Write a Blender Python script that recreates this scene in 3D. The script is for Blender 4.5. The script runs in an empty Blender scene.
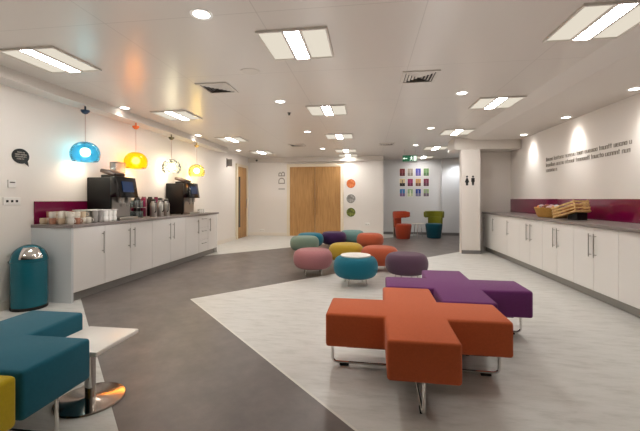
import bpy, bmesh, math, random
from mathutils import Matrix, Vector
random.seed(7)
C = bpy.context.scene.collection
PI = math.pi
CEIL = 2.65

# ------------------------------------------------------------------ materials
def lin(c):
    return tuple(((v/255.)/12.92 if v/255. <= .04045 else ((v/255.+.055)/1.055)**2.4) for v in c)+(1.,)

def mat(name, rgb, rough=.5, metal=0., noise=0., nscale=20., bump=0., bscale=200., spec=.5,
        emit=0., ecol=None, sheen=0., stretch=None, coat=0.):
    m = bpy.data.materials.new(name); m.use_nodes = True
    nt = m.node_tree; N = nt.nodes; L = nt.links
    b = N['Principled BSDF']
    col = lin(rgb)
    b.inputs['Base Color'].default_value = col
    b.inputs['Roughness'].default_value = rough
    b.inputs['Metallic'].default_value = metal
    b.inputs['Specular IOR Level'].default_value = spec
    b.inputs['Coat Weight'].default_value = coat
    if sheen:
        b.inputs['Sheen Weight'].default_value = sheen
        b.inputs['Sheen Roughness'].default_value = .5
    if emit:
        b.inputs['Emission Color'].default_value = lin(ecol or rgb)
        b.inputs['Emission Strength'].default_value = emit
    tc = N.new('ShaderNodeTexCoord'); src = tc.outputs['Object']
    if stretch:
        mp = N.new('ShaderNodeMapping'); mp.inputs['Scale'].default_value = stretch
        L.new(src, mp.inputs['Vector']); src = mp.outputs['Vector']
    n = N.new('ShaderNodeTexNoise'); n.inputs['Scale'].default_value = nscale
    n.inputs['Detail'].default_value = 4
    L.new(src, n.inputs['Vector'])
    mr = N.new('ShaderNodeMapRange'); mr.inputs['To Min'].default_value = 1-noise; mr.inputs['To Max'].default_value = 1+noise
    L.new(n.outputs['Fac'], mr.inputs['Value'])
    mx = N.new('ShaderNodeMix'); mx.data_type = 'RGBA'; mx.blend_type = 'MULTIPLY'
    mx.inputs['Factor'].default_value = 1.
    mx.inputs['A'].default_value = col
    L.new(mr.outputs['Result'], mx.inputs['B'])
    L.new(mx.outputs['Result'], b.inputs['Base Color'])
    if bump:
        n2 = N.new('ShaderNodeTexNoise'); n2.inputs['Scale'].default_value = bscale
        L.new(src, n2.inputs['Vector'])
        bp = N.new('ShaderNodeBump'); bp.inputs['Strength'].default_value = bump; bp.inputs['Distance'].default_value = .002
        L.new(n2.outputs['Fac'], bp.inputs['Height']); L.new(bp.outputs['Normal'], b.inputs['Normal'])
    return m

def fabric(name, rgb): return mat(name, rgb, rough=.9, noise=.12, nscale=90., bump=.5, bscale=420., spec=.15, sheen=.15)

def emis(name, rgb, s):
    m = bpy.data.materials.new(name); m.use_nodes = True; nt = m.node_tree
    nt.nodes.clear()
    e = nt.nodes.new('ShaderNodeEmission'); e.inputs[0].default_value = lin(rgb); e.inputs[1].default_value = s
    o = nt.nodes.new('ShaderNodeOutputMaterial'); nt.links.new(e.outputs[0], o.inputs[0]); return m

def tinted(name, rgb, clear=.5, solid=None):
    """coloured see-through plastic: part clear tint, part glowing translucent body, a gloss on top"""
    m = bpy.data.materials.new(name); m.use_nodes = True; nt = m.node_tree; N = nt.nodes; L = nt.links
    N.clear(); col = lin(rgb)
    t = N.new('ShaderNodeBsdfTransparent'); t.inputs[0].default_value = col
    d = N.new('ShaderNodeBsdfTranslucent'); d.inputs[0].default_value = lin(solid or rgb)
    d2 = N.new('ShaderNodeBsdfDiffuse'); d2.inputs[0].default_value = lin(solid or rgb)
    a = N.new('ShaderNodeMixShader'); a.inputs[0].default_value = .5; L.new(d.outputs[0], a.inputs[1]); L.new(d2.outputs[0], a.inputs[2])
    g = N.new('ShaderNodeBsdfGlossy'); g.inputs['Roughness'].default_value = .08
    x = N.new('ShaderNodeMixShader'); x.inputs[0].default_value = clear; L.new(a.outputs[0], x.inputs[1]); L.new(t.outputs[0], x.inputs[2])
    f = N.new('ShaderNodeFresnel'); f.inputs[0].default_value = 1.35
    y = N.new('ShaderNodeMixShader'); L.new(f.outputs[0], y.inputs[0]); L.new(x.outputs[0], y.inputs[1]); L.new(g.outputs[0], y.inputs[2])
    o = N.new('ShaderNodeOutputMaterial'); L.new(y.outputs[0], o.inputs[0]); return m

def floor_mat():
    m = bpy.data.materials.new('vinyl_floor'); m.use_nodes = True; nt = m.node_tree; N = nt.nodes; L = nt.links
    b = N['Principled BSDF']
    g = N.new('ShaderNodeNewGeometry'); s = N.new('ShaderNodeSeparateXYZ'); L.new(g.outputs['Position'], s.inputs[0])
    def M(op, a, b_):
        n = N.new('ShaderNodeMath'); n.operation = op
        for i, v in enumerate((a, b_)):
            if isinstance(v, (int, float)): n.inputs[i].default_value = v
            else: L.new(v, n.inputs[i])
        return n.outputs[0]
    X, Y = s.outputs[0], s.outputs[1]
    S = M('ADD', X, Y); D = M('SUBTRACT', Y, X)
    S2 = M('ADD', M('MULTIPLY', X, 1.0468), Y); D2 = M('SUBTRACT', Y, M('MULTIPLY', X, 1.05))
    r = M('MULTIPLY', M('GREATER_THAN', S2, 1.832), M('LESS_THAN', D2, 6.45))
    l = M('LESS_THAN', S, .40)
    c = M('GREATER_THAN', D, 10.9)
    light = M('MAXIMUM', M('MAXIMUM', r, l), c)
    # pale inlay strip along the joints
    def near(v, k): return M('LESS_THAN', M('ABSOLUTE', M('SUBTRACT', v, k), 0.), .012)
    def rot(scale):
        mp = N.new('ShaderNodeMapping'); mp.inputs['Rotation'].default_value = (0, 0, PI/4); mp.inputs['Scale'].default_value = scale
        L.new(g.outputs['Position'], mp.inputs['Vector']); return mp.outputs[0]
    def noise(vec, sc, det=5, rough=.6):
        n = N.new('ShaderNodeTexNoise'); n.inputs['Scale'].default_value = sc; n.inputs['Detail'].default_value = det
        n.inputs['Roughness'].default_value = rough; L.new(vec, n.inputs['Vector']); return n.outputs['Fac']
    def ramp(f, stops):
        n = N.new('ShaderNodeValToRGB'); e = n.color_ramp.elements
        e[0].position, e[0].color = stops[0][0], lin(stops[0][1]); e[1].position, e[1].color = stops[-1][0], lin(stops[-1][1])
        for p, q in stops[1:-1]:
            k = e.new(p); k.color = lin(q)
        L.new(f, n.inputs[0]); return n.outputs[0]
    lightc = ramp(noise(rot((1.3, 5., 1.)), 2.8, 8, .7), [(.30, (184, 183, 178)), (.5, (204, 203, 199)), (.7, (213, 212, 209))])
    darkc = ramp(noise(rot((1., 1., 1.)), 2.6, 9, .7), [(.28, (84, 77, 75)), (.5, (100, 92, 89)), (.72, (116, 107, 103))])
    mx = N.new('ShaderNodeMix'); mx.data_type = 'RGBA'; L.new(light, mx.inputs['Factor']); L.new(darkc, mx.inputs['A']); L.new(lightc, mx.inputs['B'])
    edge = M('MULTIPLY', M('MAXIMUM', near(S2, 1.845), near(D2, 6.435)), light)
    mx2 = N.new('ShaderNodeMix'); mx2.data_type = 'RGBA'; L.new(edge, mx2.inputs['Factor']); L.new(mx.outputs['Result'], mx2.inputs['A'])
    mx2.inputs['B'].default_value = lin((216, 213, 206))
    L.new(mx2.outputs['Result'], b.inputs['Base Color'])
    rr = N.new('ShaderNodeMapRange'); rr.inputs['To Min'].default_value = .34; rr.inputs['To Max'].default_value = .46
    L.new(noise(rot((1, 1, 1)), 6.), rr.inputs['Value']); L.new(rr.outputs[0], b.inputs['Roughness'])
    return m

def ceiling_mat():
    m = mat('ceiling_tile_paint', (192, 184, 175), rough=.30, noise=.015, nscale=1.5, spec=.6)
    nt = m.node_tree; N = nt.nodes; L = nt.links; b = N['Principled BSDF']
    g = N.new('ShaderNodeNewGeometry'); br = N.new('ShaderNodeTexBrick')
    br.offset = 0.; br.inputs['Scale'].default_value = 1.
    br.inputs['Brick Width'].default_value = 1.25; br.inputs['Row Height'].default_value = 1.25
    br.inputs['Mortar Size'].default_value = .004
    br.inputs['Color1'].default_value = br.inputs['Color2'].default_value = (1, 1, 1, 1); br.inputs['Mortar'].default_value = (.80, .79, .78, 1)
    mp = N.new('ShaderNodeMapping'); mp.inputs['Location'].default_value = (-.42, -.05, 0)
    L.new(g.outputs['Position'], mp.inputs['Vector']); L.new(mp.outputs[0], br.inputs['Vector'])
    old = b.inputs['Base Color'].links[0].from_socket
    mx = N.new('ShaderNodeMix'); mx.data_type = 'RGBA'; mx.blend_type = 'MULTIPLY'; mx.inputs['Factor'].default_value = 1
    L.new(old, mx.inputs['A']); L.new(br.outputs['Color'], mx.inputs['B']); L.new(mx.outputs['Result'], b.inputs['Base Color'])
    return m

def wood_mat(name, a, b_):
    m = mat(name, a, rough=.45, noise=.0)
    nt = m.node_tree; N = nt.nodes; L = nt.links; b = N['Principled BSDF']
    tc = N.new('ShaderNodeTexCoord'); mp = N.new('ShaderNodeMapping'); mp.inputs['Scale'].default_value = (14, 14, 1.2)
    n = N.new('ShaderNodeTexNoise'); n.inputs['Scale'].default_value = 2.; n.inputs['Detail'].default_value = 6
    L.new(tc.outputs['Object'], mp.inputs[0]); L.new(mp.outputs[0], n.inputs['Vector'])
    r = N.new('ShaderNodeValToRGB'); r.color_ramp.elements[0].position = .3; r.color_ramp.elements[0].color = lin(a)
    r.color_ramp.elements[1].position = .7; r.color_ramp.elements[1].color = lin(b_)
    L.new(n.outputs['Fac'], r.inputs[0]); L.new(r.outputs[0], b.inputs['Base Color']); return m

M = dict(
    floor=floor_mat(), ceiling=ceiling_mat(),
    wall=mat('wall_paint', (228, 222, 216), .7, noise=.01, nscale=3, bump=.03, bscale=300, spec=.3),
    wall_grey=mat('alcove_paint', (212, 212, 213), .7, noise=.01, nscale=3, spec=.3),
    bulk=mat('bulkhead_paint', (204, 197, 189), .6, noise=.01, nscale=2, spec=.3),
    skirt=mat('skirting_paint', (226, 218, 206), .4, noise=.01),
    greyskirt=mat('grey_skirting', (120, 117, 116), .5, noise=.03),
    cab=mat('cabinet_laminate', (236, 234, 231), .28, noise=.01, nscale=2, spec=.5),
    carcass=mat('cabinet_carcass', (150, 147, 143), .5, noise=.02),
    sidepan=mat('cabinet_side_laminate', (214, 218, 220), .3, noise=.01),
    worktop=mat('speckled_worktop', (128, 120, 117), .3, noise=.2, nscale=160),
    plinth=mat('plinth_metal', (150, 148, 144), .35, .5, noise=.04, stretch=(1, 1, 20)),
    splash=mat('plum_glass', (112, 10, 58), .12, noise=.05, nscale=2, coat=.6),
    steel=mat('brushed_steel', (185, 182, 178), .28, 1., noise=.05, nscale=60),
    chrome=mat('chrome', (225, 224, 222), .08, 1., noise=.01),
    polished=mat('polished_base_metal', (150, 140, 132), .12, 1., noise=.02),
    black=mat('black_plastic', (9, 8, 8), .45, noise=.1, spec=.3),
    rubber=mat('black_rubber', (14, 14, 14), .8, noise=.1),
    gloss=mat('gloss_black', (10, 9, 10), .1, noise=.02),
    screen=mat('blue_screen', (16, 30, 60), .1, noise=.5, nscale=9, emit=.10, ecol=(60, 110, 170)),
    brown=mat('brown_plastic', (62, 44, 36), .35, noise=.1),
    white=mat('white_plastic', (232, 230, 226), .35, noise=.01),
    china=mat('white_china', (228, 222, 212), .15, noise=.02),
    china_cream=mat('cream_china', (205, 184, 158), .15, noise=.02),
    china_pink=mat('terracotta_china', (176, 128, 106), .2, noise=.04),
    china_grey=mat('grey_china', (150, 146, 142), .18, noise=.03),
    glass=tinted('clear_glass', (228, 236, 238), .75),
    table=mat('white_laminate', (240, 236, 230), .25, noise=.01),
    wood=wood_mat('oak_veneer', (160, 116, 66), (186, 142, 88)),
    wood_pale=wood_mat('pale_crate_wood', (190, 150, 92), (222, 186, 128)),
    wicker=mat('wicker', (176, 132, 62), .7, noise=.5, nscale=70, bump=1., bscale=90, stretch=(1, 1, 3)),
    frame=mat('door_frame_paint', (226, 214, 192), .4, noise=.01),
    binteal=mat('teal_steel', (22, 100, 116), .25, .25, noise=.05, nscale=6),
    dark=mat('dark_void', (34, 31, 29), .8, noise=.1),
    vent=mat('vent_white', (190, 182, 172), .4, noise=.02),
    lampframe=mat('lamp_frame', (196, 188, 178), .4, noise=.02),
    louvre=emis('lit_louvre', (238, 228, 210), .72),
    tube=emis('tube_light', (255, 251, 245), 46.),
    down=emis('downlight_glow', (255, 248, 238), 9.),
    bulb=emis('lamp_bulb', (255, 240, 214), 40.),
    bulbW=emis('lamp_bulb_warm', (255, 224, 160), 40.),
    shade_blue=tinted('blue_shade', (120, 190, 218), .5, (40, 120, 160)),
    shade_orange=tinted('orange_shade', (255, 180, 60), .4, (250, 150, 10)),
    shade_clear=tinted('clear_shade', (238, 240, 225), .82, (225, 228, 215)),
    shade_yellow=tinted('yellow_shade', (252, 240, 180), .75, (235, 215, 130)),
    rose_blue=mat('rose_navy', (16, 44, 72), .3, noise=.05),
    rose_orange=mat('rose_orange', (222, 110, 50), .3, noise=.05),
    rose_olive=mat('rose_olive', (90, 86, 60), .3, noise=.05),
    rose_gold=mat('rose_gold', (196, 164, 96), .3, noise=.05),
    cord=mat('lamp_cord', (200, 170, 160), .5, noise=.02),
    f_orange=fabric('orange_wool', (198, 98, 58)), f_purple=fabric('purple_wool', (112, 54, 112)),
    f_teal=fabric('teal_wool', (28, 96, 116)), f_yellow=fabric('mustard_wool', (176, 152, 14)),
    f_pink=fabric('dusty_pink_wool', (166, 112, 116)), f_sage=fabric('sage_wool', (118, 138, 124)),
    f_teal2=fabric('teal_pouf_wool', (28, 104, 124)), f_plum=fabric('plum_grey_wool', (90, 66, 84)),
    f_mustard=fabric('mustard_pouf_wool', (180, 150, 52)), f_rust=fabric('rust_wool', (178, 88, 60)),
    f_darkpurple=fabric('dark_purple_wool', (60, 34, 74)), f_sage2=fabric('grey_green_wool', (112, 148, 146)),
    f_red=fabric('brick_red_wool', (156, 62, 38)), f_olive=fabric('olive_wool', (120, 120, 34)),
    f_petrol=fabric('petrol_wool', (14, 70, 84)), f_shell=mat('chair_shell', (186, 176, 166), .5, noise=.03),
    ink=mat('black_ink', (22, 20, 20), .6, noise=.05), greyink=mat('grey_lettering', (146, 139, 130), .5, noise=.05),
    paleink=mat('pale_lettering', (176, 166, 158), .6, noise=.05),
    green_sign=mat('exit_green', (10, 96, 66), .4, noise=.05, emit=.15, ecol=(10, 130, 90)),
    white_glow=mat('sign_white', (230, 245, 235), .4, noise=.01, emit=.5),
)

# ------------------------------------------------------------------ mesh tools
class MB:
    def __init__(s): s.b = bmesh.new()
    def _t(s, vs, mtx):
        if mtx is not None: bmesh.ops.transform(s.b, matrix=mtx, verts=vs)
    def box(s, x0, x1, y0, y1, z0, z1, bev=0., seg=2, mtx=None):
        r = bmesh.ops.create_cube(s.b, size=1.)['verts']
        bmesh.ops.transform(s.b, matrix=Matrix.Translation(((x0+x1)/2, (y0+y1)/2, (z0+z1)/2)) @ Matrix.Diagonal((x1-x0, y1-y0, z1-z0, 1)), verts=r)
        if bev:
            es = list({e for v in r for e in v.link_edges})
            o = bmesh.ops.bevel(s.b, geom=es, offset=bev, segments=seg, profile=.5, affect='EDGES')
            r = list({v for f in o['faces'] for v in f.verts} | {v for v in r if v.is_valid})
        s._t(r, mtx); return s
    def prism(s, pts, z0, z1, bev=0., seg=3, mtx=None):
        vs = [s.b.verts.new((x, y, z0)) for x, y in pts]
        f = s.b.faces.new(vs)
        e = bmesh.ops.extrude_face_region(s.b, geom=[f])
        up = [v for v in e['geom'] if isinstance(v, bmesh.types.BMVert)]
        bmesh.ops.translate(s.b, vec=(0, 0, z1-z0), verts=up)
        allv = vs+up
        fs = list({f for v in allv for f in v.link_faces}); bmesh.ops.recalc_face_normals(s.b, faces=fs)
        if bev:
            es = list({e for v in allv for e in v.link_edges})
            o = bmesh.ops.bevel(s.b, geom=es, offset=bev, segments=seg, profile=.5, affect='EDGES')
            allv = list({v for f in o['faces'] for v in f.verts} | {v for v in allv if v.is_valid})
        s._t(allv, mtx); return s
    def lathe(s, prof, n=32, mtx=None, a0=0., a1=2*PI, cap=True):
        full = abs(a1-a0-2*PI) < 1e-6
        k = n if full else n+1
        rings = []; allv = []
        for r, z in prof:
            ring = []
            for i in range(k):
                a = a0+(a1-a0)*i/n
                ring.append(s.b.verts.new((r*math.cos(a), r*math.sin(a), z)))
            rings.append(ring); allv += ring
        for p, q in zip(rings, rings[1:]):
            for i in range(k if full else k-1):
                j = (i+1) % k
                s.b.faces.new((p[i], p[j], q[j], q[i]))
        if cap and full:
            if prof[0][0] > 1e-5: s.b.faces.new(list(reversed(rings[0])))
            if prof[-1][0] > 1e-5: s.b.faces.new(rings[-1])
        s._t(allv, mtx); return s
    def cyl(s, p, q, r, n=12, r2=None):
        p, q = Vector(p), Vector(q); d = q-p; l = d.length
        m = Matrix.Translation(p) @ d.to_track_quat('Z', 'Y').to_matrix().to_4x4()
        return s.lathe([(r, 0), (r if r2 is None else r2, l)], n, m)
    def tube(s, pts, r, n=10, fil=0.):
        P = [Vector(p) for p in pts]
        if fil:
            Q = [P[0]]
            for a, b, c in zip(P, P[1:], P[2:]):
                u = (a-b).normalized(); w = (c-b).normalized(); A = b+u*fil; D = b+w*fil
                for i in range(7):
                    t = i/6.; Q.append(A*(1-t)**2+b*2*t*(1-t)+D*t*t)
            Q.append(P[-1]); P = Q
        prev = None; rings = []
        t0 = (P[1]-P[0]).normalized(); up = Vector((0, 0, 1)) if abs(t0.z) < .9 else Vector((1, 0, 0))
        nrm = t0.cross(up).normalized()
        for i, p in enumerate(P):
            t = ((P[min(i+1, len(P)-1)]-P[max(i-1, 0)])).normalized()
            nrm = (nrm-t*nrm.dot(t)).normalized(); bn = t.cross(nrm)
            rings.append([s.b.verts.new(p+(nrm*math.cos(2*PI*j/n)+bn*math.sin(2*PI*j/n))*r) for j in range(n)])
        for a, b in zip(rings, rings[1:]):
            for j in range(n): s.b.faces.new((a[j], a[(j+1) % n], b[(j+1) % n], b[j]))
        s.b.faces.new(list(reversed(rings[0]))); s.b.faces.new(rings[-1]); return s
    def sphere(s, c, r, sx=1, sy=1, sz=1, n=20):
        v = bmesh.ops.create_uvsphere(s.b, u_segments=n, v_segments=n//2+2, radius=r)['verts']
        bmesh.ops.transform(s.b, matrix=Matrix.Translation(c) @ Matrix.Diagonal((sx, sy, sz, 1)), verts=v); return s
    def build(s, name, m, parent=None, smooth=False, world=False):
        bmesh.ops.recalc_face_normals(s.b, faces=s.b.faces)
        if world and parent is not None:
            bmesh.ops.translate(s.b, vec=-abs_loc(parent), verts=s.b.verts)
        me = bpy.data.meshes.new(name); s.b.to_mesh(me); s.b.free()
        me.materials.append(m)
        if smooth:
            me.shade_smooth()
            me.set_sharp_from_angle(angle=math.radians(38))
        o = bpy.data.objects.new(name, me); C.objects.link(o)
        if parent is not None: o.parent = parent
        return o

def abs_loc(o):
    v = Vector((0, 0, 0))
    while o: v += o.location; o = o.parent
    return v
def tag(o, label=None, cat=None, group=None, kind=None):
    if label: o['label'] = label
    if cat: o['category'] = cat
    if group: o['group'] = group
    if kind: o['kind'] = kind
    return o
def thing(name, label, cat, loc=(0, 0, 0), rz=0., group=None):
    o = bpy.data.objects.new(name, None); C.objects.link(o); o.empty_display_size = .1
    o.location = loc; o.rotation_euler = (0, 0, rz); return tag(o, label, cat, group)
def struct(o, label=None, cat=None):
    tag(o, label, cat, kind='structure'); return o
def dup(root, loc, rz=None, label=None, group=None):
    def cp(o, parent):
        c = o.copy(); C.objects.link(c)
        if parent is not None: c.parent = parent
        for ch in [k for k in bpy.data.objects if k.parent == o]: cp(ch, c)
        return c
    r = cp(root, None); r.location = loc
    if rz is not None: r.rotation_euler = (0, 0, rz)
    if label: r['label'] = label
    if group: r['group'] = group
    return r
def setmat(root, part, m):
    for ch in bpy.data.objects:
        if ch.parent == root and ch.name.split('.')[0] == part:
            ch.data = ch.data.copy(); ch.data.materials[0] = m

# ------------------------------------------------------------------ room shell
XL, XR, YB, YA, YE, Y0 = -4.06, 3.40, 11.70, 12.70, 9.0, -3.0
struct(MB().box(XL-.15, 5.2, Y0-.15, YA+.15, -.1, 0).build('floor', M['floor']), 'pale and dark slate vinyl floor laid in diagonal zones', 'floor')
struct(MB().box(XL-.15, 5.2, Y0-.15, YA+.15, CEIL, CEIL+.1).build('ceiling', M['ceiling']), 'beige metal tile ceiling', 'ceiling')
struct(MB().box(XL-.15, XL, Y0, YA, 0, CEIL).build('wall_left', M['wall']), 'cream wall behind the coffee counter', 'wall')
struct(MB().box(XR, XR+.15, Y0, YE, 0, CEIL).build('wall_right', M['wall']), 'cream wall with grey lettering above the long counter', 'wall')
struct(MB().box(XL, .5, YB, YA, 0, CEIL).build('wall_back', M['wall']), 'cream back wall around the oak double door', 'wall')
struct(MB().box(.5, 5.0, YA, YA+.15, 0, CEIL).box(2.52, 3.1, YA-.1, YA, 0, CEIL).build('wall_alcove', M['wall_grey']), 'pale grey alcove wall behind two armchairs', 'wall')
struct(MB().box(5.0, 5.15, YE, YA, 0, CEIL).build('wall_corridor', M['wall_grey']), 'pale grey wall at the end of the corridor', 'wall')
struct(MB().box(2.3, 5.15, YE+.0, YE+.15, 0, 2.38).box(XR, 5.15, YE, YE+.15, 2.38, CEIL).box(2.3, 2.53, 8.6, YE, 0, 2.38).box(2.12, 2.53, 8.42, 8.6, 0, 2.38).build('wall_end', M['wall']), 'cream pier and wall closing the long counter', 'wall')
struct(MB().box(XL-.15, XR+.15, Y0-.15, Y0, 0, CEIL).build('wall_front', mat('darkened_wall_paint', (120, 112, 106), .7, noise=.02)), 'unseen wall behind the viewer, darkened to cut bounce light', 'wall')  # out of view; colour darkened so less light bounces onto the bench fronts
# lowered soffits
struct(MB().prism([(2.13, CEIL), (2.40, 2.59), (XR, 2.59), (XR, CEIL)], Y0, 8.40, mtx=Matrix(((1, 0, 0, 0), (0, 0, 1, 0), (0, 1, 0, 0), (0, 0, 0, 1)))).build('trim_1', M['bulk']), 'lowered soffit above the long right counter', 'soffit')
struct(MB().box(XL, -3.80, Y0, 9.2, 2.53, CEIL).build('trim_2', M['bulk']), 'lowered soffit above the coffee counter', 'soffit')
struct(MB().box(XL, .5, YB-.12, YB, 2.50, CEIL).build('trim_3', M['bulk']), 'shallow soffit over the back wall', 'soffit')
struct(MB().box(XL, XL+.015, Y0, 3.76, 0, .1).box(XL, XL+.015, 7.92, 10.42, 0, .1).build('baseboard_left', M['skirt']), 'cream skirting on left wall', 'skirting')
struct(MB().box(XL, -2.72, YB-.015, YB, 0, .1).box(-.80, .5, YB-.015, YB, 0, .1).build('baseboard_back', M['skirt']), 'cream skirting on back wall', 'skirting')
struct(MB().box(.5, 2.52, YA-.015, YA, 0, .09).box(2.52, 3.1, YA-.115, YA-.1, 0, .09).build('baseboard_alcove', M['greyskirt']), 'grey skirting in the alcove', 'skirting')
struct(MB().box(2.12, 2.545, 8.405, 8.42, 0, .08).build('baseboard_end', M['greyskirt']), 'grey skirting round the pier', 'skirting')
struct(MB().box(2.535, 2.555, 8.6, YE, 0, 2.38).build('trim_4', M['greyskirt']), 'dark recessed joint beside the pier', 'trim')

struct(MB().box(1.96, XR, 8.40, YE+.1, 2.38, CEIL, .012, 2).build('trim_5', M['bulk']), 'cream beam crossing over the pier', 'beam')
# doors
d = struct(thing('door_1', 'oak double door in the back wall', 'door', (-1.76, YB, 0)))
del d['category']; d['category'] = 'door'
x0, x1 = -2.62, -.90
for a, b_ in ((x0, (x0+x1)/2-.006), ((x0+x1)/2+.006, x1)):
    lf = MB().box(a, b_, YB-.045, YB-.005, .01, 2.33).build('door_leaf', M['wood'], d, world=True)
    s = 1 if a == x0 else -1
    hx = (x0+x1)/2-s*.07
    MB().cyl((hx, YB-.09, .72), (hx, YB-.09, 1.75), .013).cyl((hx, YB-.09, .8), (hx, YB-.045, .8), .01).cyl((hx, YB-.09, 1.67), (hx, YB-.045, 1.67), .01).build('pull_handle', M['wood'], lf, True, True)
fr = MB().box(x0-.10, x0, YB-.06, YB, 0, 2.43).box(x1, x1+.10, YB-.06, YB, 0, 2.43).box(x0, x1, YB-.06, YB, 2.33, 2.43)
fr.build('door_frame', M['frame'], d, world=True)
d = struct(thing('door_2', 'narrow oak door with dark glazed strip in the left wall', 'door', (XL, 10.88, 0)))
lf = MB().box(XL+.005, XL+.045, 10.5, 11.30, .01, 2.27).build('door_leaf', M['wood'], d, world=True)
MB().box(XL+.045, XL+.05, 10.58, 10.72, .36, 1.95).build('glass_strip', M['gloss'], lf, world=True)
MB().cyl((XL+.09, 11.2, .95), (XL+.09, 11.2, 1.25), .012).cyl((XL+.045, 11.2, .98), (XL+.09, 11.2, .98), .008).cyl((XL+.045, 11.2, 1.22), (XL+.09, 11.2, 1.22), .008).build('handle', M['steel'], lf, True, True)
MB().box(XL, XL+.06, 10.42, 10.5, 0, 2.35).box(XL, XL+.06, 11.30, 11.40, 0, 2.35).box(XL, XL+.06, 10.5, 11.30, 2.27, 2.35).build('door_frame', M['frame'], d, world=True)

# ------------------------------------------------------------------ ceiling fittings
def light_panel():
    t = thing('ceiling_light', 'x', 'ceiling light')
    f = MB()
    for a in ((-.30, -.285, -.3, .3), (.285, .30, -.3, .3), (-.285, .285, -.3, -.285), (-.285, .285, .285, .3), (-.085, -.063, -.285, .285), (.063, .085, -.285, .285)):
        f.box(a[0], a[1], a[2], a[3], -.02, 0)
    f.build('frame', M['lampframe'], t)
    for x in (-.185, .185):
        MB().box(x-.10, x+.10, -.285, .285, -.008, -.001).build('reflector', M['louvre'], t)
    tb = MB()
    tb.prism([(-.062, -.285), (.062, -.285), (.062, .285), (-.062, .285)], -.016, -.002)
    tb.build('diffuser', M['tube'], t)
    return t
lp = light_panel(); first = True
rows = {'left': (-3.15, [3.15, 5.50, 7.88, 10.2]), 'middle': (-.63, [3.13, 5.50, 7.82, 10.15, 11.27]), 'right': (1.83, [3.05, 5.40, 7.65, 9.95, 12.1])}
ordn = ['nearest', 'second', 'third', 'fourth', 'farthest']
lands = {'left': 'on the coffee counter side', 'middle': 'down the middle of the room', 'right': 'beside the right hand soffit'}
for k, (x, ys) in rows.items():
    for i, y in enumerate(ys):
        lab = f"square recessed light panel, {ordn[i]} in the row {lands[k]}"
        if first: o = lp; o.location = (x, y, CEIL); o['label'] = lab; first = False
        else: o = dup(lp, (x, y, CEIL), label=lab)
        o['group'] = 'square light panels in the ceiling'
    for j, y in enumerate((.8,) if k == 'left' else ()):
        dup(lp, (x, y, CEIL), label='square recessed light panel behind the viewer in the ceiling')

def downlight():
    t = thing('downlight', 'x', 'downlight')
    MB().lathe([(.062, -.004), (.082, -.006), (.085, 0), (.062, 0)], 28, cap=False).build('rim', M['white'], t, True)
    MB().lathe([(.0001, -.003), (.062, -.003), (.062, -.001), (.0001, -.001)], 28).build('lens', M['down'], t)
    return t
dl = downlight()
def spot(x, y, z, W, size=130, blend=.6, col=(1, .93, .84), tgt=None):
    l = bpy.data.lights.new('downlight_lamp', 'SPOT'); l.energy = W; l.spot_size = math.radians(size); l.spot_blend = blend
    l.color = col; l.shadow_soft_size = .05
    o = bpy.data.objects.new('downlight_lamp', l); C.objects.link(o); o.location = (x, y, z)
    if tgt: o.rotation_euler = (Vector(tgt)-Vector((x, y, z))).to_track_quat('-Z', 'Y').to_euler()
    return o
spots = []
wh = {'l': 'above the coffee counter', 'm': 'on the left of the middle panels', 'r': 'on the right of the middle panels', 's': 'in the right hand soffit'}
def put_dl(key, x, y, z, i, W):
    lab = f"small round recessed downlight {wh[key]}, {['nearest','second','third','fourth','farthest'][i]} from the viewer"
    dup(dl, (x, y, z), label=lab, group='round downlights') if spots else (setattr(dl, 'location', (x, y, z)), dl.__setitem__('label', lab), dl.__setitem__('group', 'round downlights'))
    spots.append(1); spot(x, y, z-.02, W)
for i, y in enumerate((2.52, 4.93, 7.22, 9.7)): put_dl('m', -1.25, y, CEIL, i, 10)
for i, y in enumerate((4.86, 7.18, 9.40)): put_dl('r', 1.23, y, CEIL, i, 10)
for i, y in enumerate((4.95, 7.30, 9.74)): put_dl('l', -3.70, y, CEIL, i, 10)
for i, y in enumerate((3.2, 4.76, 6.27, 7.85)):
    put_dl('s', 3.22, y, 2.59, i, 5)
    spot(3.14, y, 2.56, 26, 75, 1., (1, .98, .95), (3.4, y, 1.95))
o = dup(dl, (3.0, 11.9, CEIL), label='small round recessed downlight over the alcove beyond the pier', group='round downlights')
spot(3.0, 12.1, CEIL-.03, 38, 100, .8, (.95, .98, 1), (3.0, 12.7, 1.2))

def vent():
    t = thing('ceiling_vent', 'x', 'air vent')
    MB().box(-.215, .215, -.215, .215, -.003, 0).build('duct_opening', M['dark'], t)
    f = MB()
    for a in ((-.25, -.205, -.25, .25), (.205, .25, -.25, .25), (-.205, .205, -.25, -.205), (-.205, .205, .205, .25)): f.box(*a, -.012, 0)
    f.build('frame', M['vent'], t)
    b = MB()
    for k in range(4):
        R = Matrix.Rotation(k*PI/2, 4, 'Z')
        for j in range(4):
            r = .03+j*.045
            p = [(-r, r, -.016), (r, r, -.016), (r+.027, r+.027, -.004), (-r-.027, r+.027, -.004)]
            vs = [b.b.verts.new(R @ Vector(q)) for q in p]; b.b.faces.new(vs)
    b.build('blades', M['vent'], t); return t
v = vent(); v.location = (-1.88, 4.22, CEIL); v.scale = (.8, .8, 1); v['label'] = 'square ceiling vent with dark slots left of the detector disc'
dup(v, (.58, 4.15, CEIL), label='square ceiling vent with dark slots over the orange bench')
dup(v, (-1.82, 8.96, CEIL), label='far ceiling vent in front of the oak double door')
dup(v, (.47, 9.1, CEIL), label='far ceiling vent left of the green exit sign')
t = thing('ceiling_speaker', 'flat round beige speaker grille set in the ceiling', 'speaker', (-1.28, 3.73, CEIL))
MB().lathe([(.0001, -.006), (.085, -.006), (.085, 0), (.0001, 0)], 28).build('grille', M['vent'], t, True)
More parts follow.
